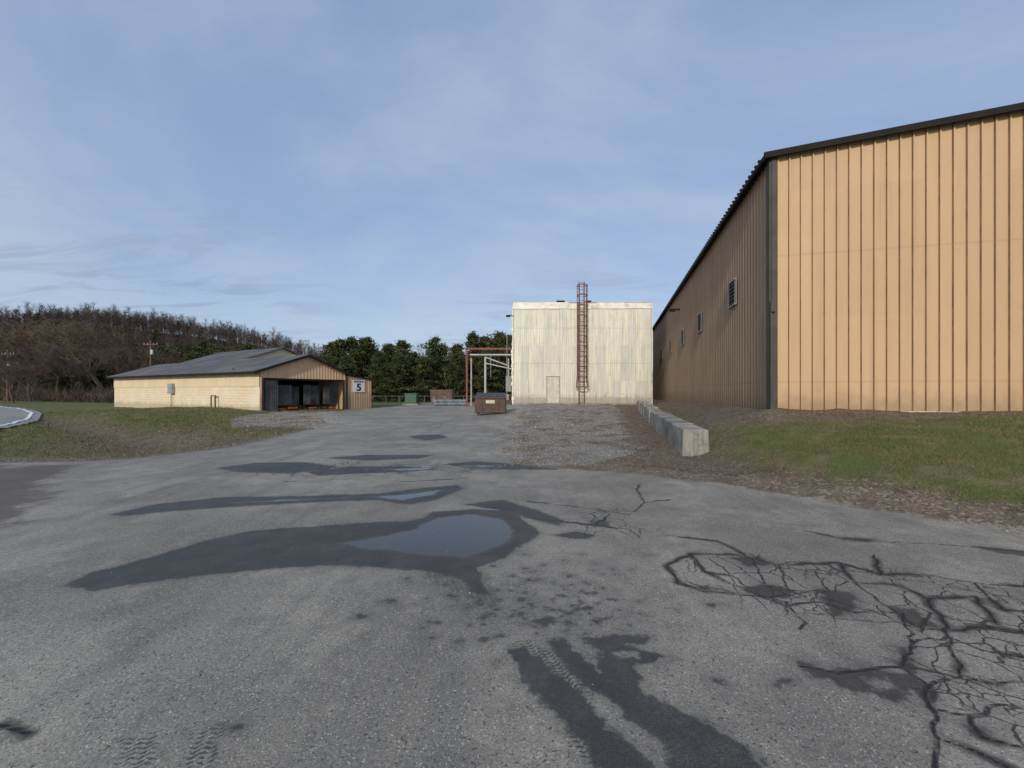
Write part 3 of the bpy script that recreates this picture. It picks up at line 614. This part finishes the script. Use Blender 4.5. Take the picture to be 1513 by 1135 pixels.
# ------------------------------------------------------------------ pipe rack
galv=simple('galvanised_pipe',(.55,.55,.54),.45,.2,.2,3); redst=simple('red_oxide_steel',(.22,.06,.045),.7,0,.3,4)
pk=empty('pipe_rack',(-3,40,0)); m=MB()
for x,y in((-4.45,40),(-4.45,44.5),(.0,47.3)): m.beam((x,y,0),(x,y,5.65),.16,.16)
m.beam((-4.6,40,5.7),(.3,40,5.7),.16,.2); m.beam((-4.6,44.5,5.5),(.2,44.5,5.5),.16,.2); m.beam((-4.45,40,5.45),(-4.45,44.5,5.45),.14,.18); m.beam((-1.2,40,5.7),(-1.2,44.5,5.5),.14,.18)
m.obj('steel_frame',redst,pk)
m=MB()
m.tube((-4.2,40.5,5.15),(.3,40.5,5.15),.08); m.tube((-4.1,41.2,5.15),(.3,41.2,5.15),.06); m.tube((-2.65,40.3,4.9),(-2.65,40.3,1.1),.10)
m.tube((-2.65,40.3,4.9),(-.4,40.8,4.1),.07); m.tube((-2.65,40.3,4.3),(.2,40.8,3.7),.06); m.tube((-.35,40.8,4.8),(-.35,40.8,2.4),.06); m.tube((-.35,40.8,2.4),(.3,40.8,2.4),.06)
m.tube((-4.2,41.8,4.95),(-4.2,41.8,.0),.06); m.tube((-2.2,42,5.2),(-2.2,42,3),.05)
m.obj('pipes',galv,pk,smooth=False)
m=MB(); m.tube((-2.65,40.3,-.1),(-2.65,40.3,1.15),.16,n=12); m.obj('yellow_bollard',simple('yellow_paint',(.65,.42,.03),.5),pk)
m=MB(); m.box((-.3,36.5,2.2),.5,.4,1.4); m.box((-.45,36.4,1.0),.35,.3,.5); m.tube((-.45,36.4,.2),(-.45,36.4,6.5),.04); m.obj('control_cabinets',simple('cabinet_grey',(.25,.25,.24),.6),pk,bevel=.01)
tz=empty('pad_transformer',(-11.1,45,0)); m=MB(); m.box((-11.1,45,.68),1.3,1.1,1.1); m.box((-11.1,44.42,.62),1.2,.06,.85); m.box((-11.1,45,1.26),1.36,1.16,.06); m.obj('cabinet',simple('transformer_green',(.035,.09,.055),.5),tz,bevel=.02); m=MB(); m.box((-11.1,45,.08),1.7,1.5,.16); m.obj('pad',conc,tz)
sk=empty('rusty_skip',(-8.1,48,0)); m=MB(); pr(m,[(47,.2),(48.6,.2),(49,1.65),(46.7,1.65)],-9.4,-6.9); m.box((-8.15,46.72,1.62),2.6,.1,.12)
for o in(-9.3,-8.7,-8.1,-7.5,-7.0): m.beam((o,46.98,.25),(o,46.7,1.6),.08,.05)
m.obj('body',simple('rust_brown',(.16,.10,.075),.8,0,.4,2,(.32,.26,.22)),sk)
bp=empty('stacked_pipes',(-6.4,44,0)); m=MB(); bl=simple('pale_blue_paint',(.17,.21,.235),.6,0,.4,3)
for j in range(2):
    for k in range(4-j): m.tube((-8.2,43+k*.34+j*.17,.17+j*.3),(-4.9,43.4+k*.34+j*.17,.17+j*.3),.16,n=10)
m.obj('pipes',bl,bp)
fe=empty('post_and_rail_fence',(-9,53,0)); m=MB()
for k in range(13): m.beam((-20+k*1.7,53.5,0),(-20+k*1.7,53.5,.95),.07,.07)
m.beam((-20,53.42,.85),(.4,53.42,.85),.03,.06); m.obj('posts_and_rail',simple('grey_timber',(.13,.12,.11),.9),fe)
def upole(x,y,h,arm=1.2):
    z=Hs(x,y); e=empty('utility_pole',(x,y,z)); m=MB(); m.tube((x,y,z-.2),(x,y,h),.16,.11,n=8); m.beam((x-arm,y,h-.7),(x+arm,y,h-.7),.12,.12)
    m.beam((x-arm*.6,y,h-.7),(x,y,h-1.5),.05,.05); m.beam((x+arm*.6,y,h-.7),(x,y,h-1.5),.05,.05); m.obj('pole',wood,e)
    m=MB()
    for o in(-1,-.45,.45,1): m.tube((x+o*arm*.93,y,h-.63),(x+o*arm*.93,y,h-.4),.05,.03,n=6)
    m.tube((x+.3,y-.1,h-2.4),(x+.3,y-.1,h-1.6),.2,n=8); m.obj('insulators',galv,e)
upole(-62.3,70,10.2); upole(-74.5,60,7.6,.9)
# ------------------------------------------------------------------ vegetation
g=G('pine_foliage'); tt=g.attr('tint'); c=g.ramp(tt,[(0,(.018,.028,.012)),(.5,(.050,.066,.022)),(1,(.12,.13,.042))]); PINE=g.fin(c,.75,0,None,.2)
bark=simple('bark',(.09,.065,.045),.9,0,.3,4)
def pine_mesh(seed,h,Rr,dens=150,flat=.75,tris=16,lean=0):
    r=np.random.default_rng(seed); C=[];T=[]; lobes=[(r.uniform(0,6.28),r.uniform(.2,.9),r.uniform(.5,1.0)) for _ in range(6)]
    for i in range(dens):
        t=r.random()**.85; z=h*(.03+.95*t); an=r.uniform(0,2*np.pi)
        lob=1.0
        for la,lt,ls in lobes: lob+=.45*ls*math.exp(-((t-lt)/.12)**2)*max(0,math.cos(an-la))
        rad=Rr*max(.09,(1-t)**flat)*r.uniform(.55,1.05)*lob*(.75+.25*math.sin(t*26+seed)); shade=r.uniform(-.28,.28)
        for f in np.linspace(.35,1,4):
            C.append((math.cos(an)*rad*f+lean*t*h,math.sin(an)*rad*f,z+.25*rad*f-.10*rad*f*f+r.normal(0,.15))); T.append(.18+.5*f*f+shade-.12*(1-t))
    C=np.array(C);T=np.array(T); n=len(C); c=np.repeat(C,tris,0)+r.normal(0,.24,(n*tris,3))*np.array((1,1,.7)); tn=np.repeat(T,tris)+r.normal(0,.12,n*tris)
    d=r.normal(0,1,(n*tris,3)); d[:,2]+=.5; d/=np.linalg.norm(d,axis=1)[:,None]; e=np.cross(d,r.normal(0,1,(n*tris,3))); e/=np.linalg.norm(e,axis=1)[:,None]
    L=r.uniform(.14,.34,(n*tris,1)); V=np.empty((n*tris*3,3)); V[0::3]=c-e*L*.28; V[1::3]=c+e*L*.28; V[2::3]=c+d*L*1.2
    F=np.arange(n*tris*3).reshape(-1,3)
    return fast('pine_foliage',V,F,PINE,{'tint':np.repeat(np.clip(tn,0,1),3)},link=False)
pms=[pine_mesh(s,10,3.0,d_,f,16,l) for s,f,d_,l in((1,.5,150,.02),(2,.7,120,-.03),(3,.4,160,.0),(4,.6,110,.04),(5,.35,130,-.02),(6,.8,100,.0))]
tm=MB(); tm.tube((0,0,-.3),(0,0,9.6),.2,.03,n=7)
for k in range(40):
    z=1+k*.21; a=k*2.4; l=2.4*(1-z/10)**.6; tm.tube((0,0,z),(math.cos(a)*l,math.sin(a)*l,z+.2*l),.04,.01,n=3,cap=False)
to=tm.obj('trunk',bark); tmesh=to.data; bpy.data.objects.remove(to)
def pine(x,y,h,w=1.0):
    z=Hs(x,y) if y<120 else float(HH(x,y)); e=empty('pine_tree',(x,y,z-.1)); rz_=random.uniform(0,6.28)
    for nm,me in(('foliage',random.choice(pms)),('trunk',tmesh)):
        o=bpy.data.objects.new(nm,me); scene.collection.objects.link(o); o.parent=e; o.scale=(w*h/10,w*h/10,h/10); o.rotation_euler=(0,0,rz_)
rx=np.array((-700,-420,-327,-284,-241,-197,-163,-141,-115,-68,0,80,300.)); rz=np.array((16,32,37,41,41.5,36,29,22,13,5,2,0,0.))
def HH(x,y): return np.interp(x,rx,rz)*sst((y-130)/125)*(1-.9*sst((y-275)/180))+1.5*np.sin(x*.05)*np.sin(y*.04)*sst((y-140)/40)-.4
for u,v,y in((486,506,64),(500,500,62),(520,504,64),(538,498,62),(552,514,66),(575,512,64),(598,506,61),(612,520,66),(640,502,60),(650,514,66),(672,510,62),(698,494,62),(712,500,66),(737,492,60),(757,500,66),(775,505,62),(512,528,57),(560,526,56),(590,526,57),(625,528,56),(676,522,57),(720,518,57),(478,524,70),(465,530,66),(450,532,70)):
    pine((u-756)/600*y,y,(577-v)/600*y+1.7+random.uniform(-.4,.5),random.uniform(1.15,1.7))
for u,v,y in((432,520,95),(410,510,100),(385,513,96),(350,514,100),(330,511,95),(305,504,100),(290,512,92),(262,510,98),(236,516,94),(205,514,96),(180,520,90),(165,522,97),(140,524,86),(118,526,95),(90,528,80),(465,524,100),(60,528,86),(35,530,94),(15,526,90),(250,520,110),(320,516,112),(370,512,115),(225,522,88),(280,522,86)):
    pine((u-756)/600*y,y,(577-v)/600*y+1.7+random.uniform(-.8,.5),random.uniform(1.1,1.7))
for k in range(26):
    y=random.uniform(150,215); u=random.uniform(-40,420); x=(u-756)/600*y; pine(x,y,random.uniform(9,14),random.uniform(.9,1.3))
twig=simple('bare_twigs',(.10,.072,.055),.9,0,.3,.5); twig2=simple('bare_twigs_willow',(.155,.11,.065),.9,0,.3,.5)
def bare_mesh(seed,h,lev,kids,wide=.55,droop=0,minr=.02,name='branches',mat=None,n=3):
    r=random.Random(seed); m=MB()
    def grow(p,d,L,rad,l):
        steps=3 if l<2 else 2
        for k in range(steps):
            d2=(d+Vector((r.gauss(0,.13),r.gauss(0,.13),r.gauss(0,.08)-(droop*l*.06)))).normalized(); q=p+d2*L/steps; r1=max(minr*.6,rad*(1-.25/steps*1.6))
            m.tube(p,q,rad,r1,n=(6 if l==0 else n),cap=False)
            if l<lev and (k>0 or l>0):
                for j in range(kids if k==steps-1 else kids-1):
                    ax=Vector((r.gauss(0,1),r.gauss(0,1),r.gauss(0,.35))).normalized(); nd=(d2*(1-wide)+ax*wide*r.uniform(.7,1.3)+Vector((0,0,.18-droop*.05*l))).normalized()
                    grow(q,nd,L*r.uniform(.55,.8),max(minr,r1*.5),l+1)
            p,d,rad=q,d2,r1
    grow(Vector((0,0,0)),Vector((0,0,1)),h*.38,h*.018,0)
    o=m.obj(name,mat); me=o.data; bpy.data.objects.remove(o); return me
bms=[bare_mesh(s,14,4,3,.5,0,.022,'branches',twig) for s in(1,2,3)]
wms=[bare_mesh(s,14,5,3,.55,.5,.014,'branches',twig2) for s in(5,)]
def bare(nm,ms,x,y,h,w=1.0):
    z=Hs(x,y); e=empty(nm,(x,y,z-.1)); o=bpy.data.objects.new('branches',random.choice(ms)); scene.collection.objects.link(o); o.parent=e
    zt=max(v.co.z for v in o.data.vertices); s=h/zt; o.scale=(s*w,s*w,s); o.rotation_euler=(0,0,random.uniform(0,6.28))
for u,v,y,w in((150,468,80,1.1),(25,482,72,1.1),(-20,470,70,1.2)):
    bare('willow_tree',wms,(u-756)/600*y,y,(577-v)/600*y+1.7,w)
for u,v,y,w in((5,500,60,1.2),(45,520,56,1.2),(85,500,66,1.1),(20,530,52,1.3),(110,515,66,1.1),(190,505,74,1.0),(215,505,80,1),(250,508,88,1),(-30,500,60,1.2),(345,510,90,.9),(395,508,80,.9),(425,512,84,.9),(455,516,78,.9),(475,512,82,1),(520,512,80,1),(570,505,84,1),(618,508,84,1),(660,506,86,1),(720,500,86,1)):
    bare('bare_tree',bms,(u-756)/600*y,y,(577-v)/600*y+1.7,w)
def segs(name,P0,P1,w,mat,tint=None):
    n=len(P0); d=P1-P0; e=np.cross(d,rng.normal(0,1,(n,3))); e/=np.linalg.norm(e,axis=1)[:,None]; e*=w[:,None]
    V=np.empty((n*3,3)); V[0::3]=P0-e; V[1::3]=P0+e; V[2::3]=P1; return fast(name,V,np.arange(n*3).reshape(-1,3),mat,{'tint':np.repeat(tint,3)} if tint is not None else None)
n=46000; tx=rng.uniform(-115,-34,n); ty=46-.38*(tx+38)+rng.uniform(0,12,n)
hh=.8+3.4*rng.random(n)*(.5+.5*np.sin(tx*.35+np.sin(ty*.3))*np.sin(ty*.2+tx*.11)); z=H(tx,ty)
P0=np.stack([tx,ty,z+hh*rng.random(n)*.6],1); P1=P0+np.stack([rng.normal(0,.4,n),rng.normal(0,.4,n),rng.uniform(.3,1.2,n)],1)
segs('brush_thicket',P0,P1,rng.uniform(.012,.04,n),simple('dry_brush',(.085,.064,.045),.9,0,.7,.25))
hx=np.linspace(-700,300,140);hy=np.linspace(125,480,70); HX,HY=np.meshgrid(hx,hy); i=(np.arange(139)[None,:]+140*np.arange(69)[:,None]).ravel()
hm=simple('hill_leaf_floor',(.040,.030,.023),.95,0,.5,.05,spec=.1)
fast('hill',np.stack([HX.ravel(),HY.ravel(),HH(HX,HY).ravel()],1),np.stack([i,i+1,i+141,i+140],1),hm,smooth=True)
def tmpl(seed):
    r=np.random.default_rng(seed); A_=[];B_=[];W_=[]; Ht=r.uniform(8,13)
    A_.append((0,0,0));B_.append((r.normal(0,.5),0,Ht));W_.append(.16)
    for i in range(30):
        t=r.uniform(.3,.95); an=r.uniform(0,6.28); l=(1.2-t)*4.8*r.uniform(.5,1); p=np.array((0,0,Ht*t)); q=p+np.array((math.cos(an)*l*.7,math.sin(an)*l*.7,l*.75)); A_.append(p);B_.append(q);W_.append(.07)
        for j in range(4): f=r.uniform(.3,.95); s_=p+(q-p)*f; A_.append(s_); B_.append(s_+np.array((r.normal(0,.8),r.normal(0,.8),r.uniform(.3,1.5))));W_.append(.04)
    return np.array(A_,float),np.array(B_,float),np.array(W_)
tp=[tmpl(s) for s in range(9)]; PA=[];PB=[];PW=[];PT=[]
for k in range(4300):
    if k<1900: y=rng.uniform(225,295); x=rng.uniform(-440,-60)
    else: y=rng.uniform(140,245); x=rng.uniform(-440,-50)*y/245
    a,b,w=tp[k%9]; s=rng.uniform(.35,1.25)**.8; th=rng.uniform(0,6.28); c_,s_=math.cos(th),math.sin(th); M=np.array(((c_,s_,0),(-s_,c_,0),(0,0,1)))*s
    o=np.array((x,y,float(HH(x,y)))); PA.append(a@M+o);PB.append(b@M+o);PW.append(w); PT.append(np.full(len(w),np.clip(rng.normal(.45,.28),0,1)))
g=G('hill_twigs'); HT=g.fin(g.ramp(g.attr('tint'),[(0,(.040,.032,.027)),(.6,(.095,.075,.062)),(1,(.19,.155,.13))]),.9,0,None,.1)
segs('bare_hillside_forest',np.concatenate(PA),np.concatenate(PB),np.concatenate(PW),HT,np.concatenate(PT))
PA=[];PB=[];PW=[]
for k in range(700):
    x=rng.uniform(-90,260); y=rng.uniform(100,130); a,b,w=tp[k%9]; s=rng.uniform(.6,1.0); o=np.array((x,y,0.)); PA.append(a*s+o);PB.append(b*s+o);PW.append(w)
segs('distant_bare_trees',np.concatenate(PA),np.concatenate(PB),np.concatenate(PW),twig)
# ------------------------------------------------------------------ grass, leaves, gravel
g=G('grass_blades'); tt=g.attr('tint'); c=g.ramp(tt,[(0,(.25,.205,.12)),(.35,(.165,.160,.062)),(.7,(.095,.120,.036)),(1,(.14,.18,.06))]); GR=g.fin(c,.7,0,None,.2)
def sample(n,x0,x1,y0,y1):
    t=rng.random(n); y=y0*(y1/y0)**t; x=rng.uniform(x0,x1,n); return x,y
def grass(name,x,y,h0,h1,tint0):
    z=H(x,y); n=len(x); sc=np.clip(y/7,1,3.2); h=rng.uniform(h0,h1,n)*np.sqrt(sc); w=.0035*sc; an=rng.uniform(0,6.28,n); ln=rng.normal(0,.6,(n,2))*h[:,None]
    V=np.empty((n*3,3)); ex,ey=np.cos(an)*w,np.sin(an)*w
    V[0::3]=np.stack([x-ex,y-ey,z-.01],1);V[1::3]=np.stack([x+ex,y+ey,z-.01],1);V[2::3]=np.stack([x+ln[:,0],y+ln[:,1],z+h],1)
    return fast(name,V,np.arange(n*3).reshape(-1,3),GR,{'tint':np.repeat(np.clip(tint0+rng.normal(0,.28,n),0,1),3)})
def clump(x,y,s=1.0):
    return np.clip(.5+.3*np.sin(x*1.7*s+1.3*np.sin(y*2.1*s))*np.sin(y*1.3*s+1.7*np.sin(x*.9*s))+.4*np.sin(x*4.3*s+2*np.sin(y*3.1*s))*np.sin(y*5.1*s+2*np.sin(x*2.3*s)),0,1)
x,y=sample(330000,3.8,15,4.6,12.5); kk=(rng.random(len(x))<greenf(x,y)*(.06+1.2*clump(x,y)**1.7))&(sdf(x,y,ASPH)<-.4); x=x[kk];y=y[kk]
grass('bank_grass',x,y,.015,.055,.22+.55*clump(x,y,.7))
x,y=sample(260000,-34,-7.5,8.6,32); kk=(rng.random(len(x))<greenf(x,y)*(.2+.8*clump(x,y)))&(sdf(x,y,ASPH)<-.15)&(sdf(x,y,GRAVL)<0)
E2=[(p.x,p.y) for p in E[::3]]; rp=E2+[(-230,60),(-40,-60)]; kk&=~(inside(x,y,rp)&(x<-17)) ; x=x[kk];y=y[kk]
grass('verge_grass',x,y,.025,.075,.22+.55*clump(x,y,.5))
g=G('dead_leaves'); tt=g.attr('tint'); LEAF=g.fin(g.ramp(tt,[(0,(.06,.040,.028)),(.5,(.18,.125,.08)),(.85,(.30,.235,.16)),(1,(.52,.46,.38))]),.8,0,None,.3)
def leaves(name,x,y,s0,s1):
    z=H(x,y)+.008; n=len(x); an=rng.uniform(0,6.28,n); s=rng.uniform(s0,s1,n)*np.clip(y/8,1,2); V=np.empty((n*4,3))
    for k,(a,b) in enumerate(((-1,0),(0,-.5),(1,0),(0,.5))):
        V[k::4]=np.stack([x+s*(a*np.cos(an)-b*np.sin(an)),y+s*(a*np.sin(an)+b*np.cos(an)),z+rng.normal(0,.3,n)*s+.004],1)
    return fast(name,V,np.arange(n*4).reshape(-1,4),LEAF,{'tint':np.repeat(np.clip(rng.normal(.42,.27,n),0,1),4)})
x,y=sample(100000,.3,15,4.5,30); of=-sdf(x,y,ASPH); pr_=np.where(inside(x,y,BANK),.14+.6*np.exp(-of/.6),.35*np.exp(-np.abs(x-(4.1+.25*(y-10)))/1.0)+.4*np.exp(-of/.7)*(y<14)+.05)*(.15+.85*clump(x,y,1.5))
kk=(of>-.15)&(rng.random(len(x))<pr_)&(((x-R[0])*D[0]+(y-R[1])*D[1]<-.05)|((x-R[0])*Nn[0]+(y-R[1])*Nn[1]<-.05)); leaves('fallen_leaves',x[kk],y[kk],.005,.020)
x,y=sample(700,-4,5,2.2,8.5); kk=sdf(x,y,ASPH)>0; leaves('scattered_leaves',x[kk],y[kk],.004,.011)
x,y=sample(9000,-20,-7.6,8.8,24); kk=sdf(x,y,ASPH)<-.05; leaves('verge_leaves',x[kk],y[kk],.008,.025)
g=G('gravel_stones'); tt=g.attr('tint'); GV=g.fin(g.ramp(tt,[(0,(.17,.16,.14)),(.6,(.40,.38,.34)),(1,(.60,.57,.52))]),.9)
def stones(name,x,y,s0,s1):
    z=H(x,y); n=len(x); s=(rng.uniform(s0,s1,n)*np.clip(y/12,1,1.6)); V=np.empty((n*6,3)); dirs=np.array(((1,0,0),(0,1,0),(-1,0,0),(0,-1,0),(0,0,.6),(0,0,-.6)),float)
    th=rng.uniform(0,6.28,n)
    for k,d in enumerate(dirs):
        rr=s*rng.uniform(.7,1.2,n); V[k::6]=np.stack([x+rr*(d[0]*np.cos(th)-d[1]*np.sin(th)),y+rr*(d[0]*np.sin(th)+d[1]*np.cos(th)),z+rr*d[2]+s*.15],1)
    f=np.array(((0,1,4),(1,2,4),(2,3,4),(3,0,4),(1,0,5),(2,1,5),(3,2,5),(0,3,5))); F=(f[None]+6*np.arange(n)[:,None,None]).reshape(-1,3)
    return fast(name,V,F,GV,{'tint':np.repeat(rng.random(n),6)})
x1,y1=sample(45000,-1.2,9,8.6,34); kk=rng.random(len(x1))<sst((sdf(x1,y1,GRAVR)+.8)/1.6)*(.1+.9*clump(x1,y1,.8)); 
x2,y2=sample(20000,-17,-7.5,16,32); k2=rng.random(len(x2))<sst((sdf(x2,y2,GRAVL)+.6)/1.2)*.7
x3,y3=sample(3500,-9,5,2,28); k3=(sdf(x3,y3,ASPH)>0)&(rng.random(len(x3))<.2+.8*(np.abs(sdf(x3,y3,ASPH))<.9))
stones('gravel',np.concatenate([x1[kk],x2[k2]]),np.concatenate([y1[kk],y2[k2]]),.006,.018); stones('loose_grit',x3[k3],y3[k3],.002,.006)
# ------------------------------------------------------------------ light, sky, camera
az=(-.265,-.964); el=math.radians(22)
sun=bpy.data.lights.new('sun','SUN'); sun.energy=2.45; sun.angle=math.radians(3); sun.color=(1,.91,.78)
so=bpy.data.objects.new('sun',sun); scene.collection.objects.link(so)
dv=Vector((az[0]*math.cos(el),az[1]*math.cos(el),math.sin(el))); so.rotation_euler=dv.to_track_quat('Z','Y').to_euler(); so.location=(0,-20,30)
w=bpy.data.worlds.new('World'); scene.world=w; w.use_nodes=True; nt=w.node_tree; nt.nodes.clear()
class WG(G):
    def __init__(s): s.nt=nt; s.L=nt.links
g=WG(); tc=nt.nodes.new('ShaderNodeTexCoord'); g.pos=tc.outputs['Generated']
sky=nt.nodes.new('ShaderNodeTexSky'); sky.sky_type='NISHITA'; sky.sun_disc=False; sky.sun_elevation=el; sky.sun_rotation=math.atan2(az[0],az[1]); sky.dust_density=1.5; sky.ozone_density=1.5; sky.air_density=1.0
zz=g.dot(g.pos,(0,0,1)); xx=g.dot(g.pos,(1,0,0)); yy=g.dot(g.pos,(0,1,0)); iz=g.m('DIVIDE',1,g.add(g.m('MAXIMUM',zz,0),.12))
pv=g.comb(g.mul(xx,iz),g.mul(yy,iz),0)
veil=g.ss(g.noise(.55,7,.58,.6,vec=pv),.36,.66)
band=g.ss(g.noise(.42,3,.5,vec=g.vadd(pv,(7.3,2.1,0))),.42,.58)
wisp=g.mul(g.ss(g.noise(1.9,9,.68,.6,vec=g.vscale(pv,(.55,1.7,1))),.48,.62),g.mul(g.m('SUBTRACT',1,g.ss(zz,.20,.5)),g.m('MAXIMUM',g.mul(band,.8),g.ss(xx,-.25,-.6))))
c=g.mix(.6,sky.outputs[0],(2.3,3.15,4.85))
c=g.mix(g.mul(veil,.6),c,(3.55,4.0,4.95))
c=g.mix(g.mul(g.m('SUBTRACT',1,g.ss(zz,.0,.3)),.6),c,(3.75,4.5,5.5))
c=g.mix(g.mul(wisp,.55),c,(2.1,2.6,3.7))
bg=nt.nodes.new('ShaderNodeBackground'); g.L.new(c,bg.inputs[0]); bg.inputs[1].default_value=.145
wo=nt.nodes.new('ShaderNodeOutputWorld'); g.L.new(bg.outputs[0],wo.inputs[0])
cam=bpy.data.cameras.new('camera'); cam.sensor_width=36; cam.lens=600/1513*36; cam.shift_y=9.5/1513; cam.clip_end=3000; cam.clip_start=.05
co=bpy.data.objects.new('camera',cam); scene.collection.objects.link(co); co.location=(0,0,CAMH); co.rotation_euler=(math.pi/2,0,0); scene.camera=co
scene.view_settings.view_transform='Standard'; scene.view_settings.look='None'; scene.view_settings.exposure=0
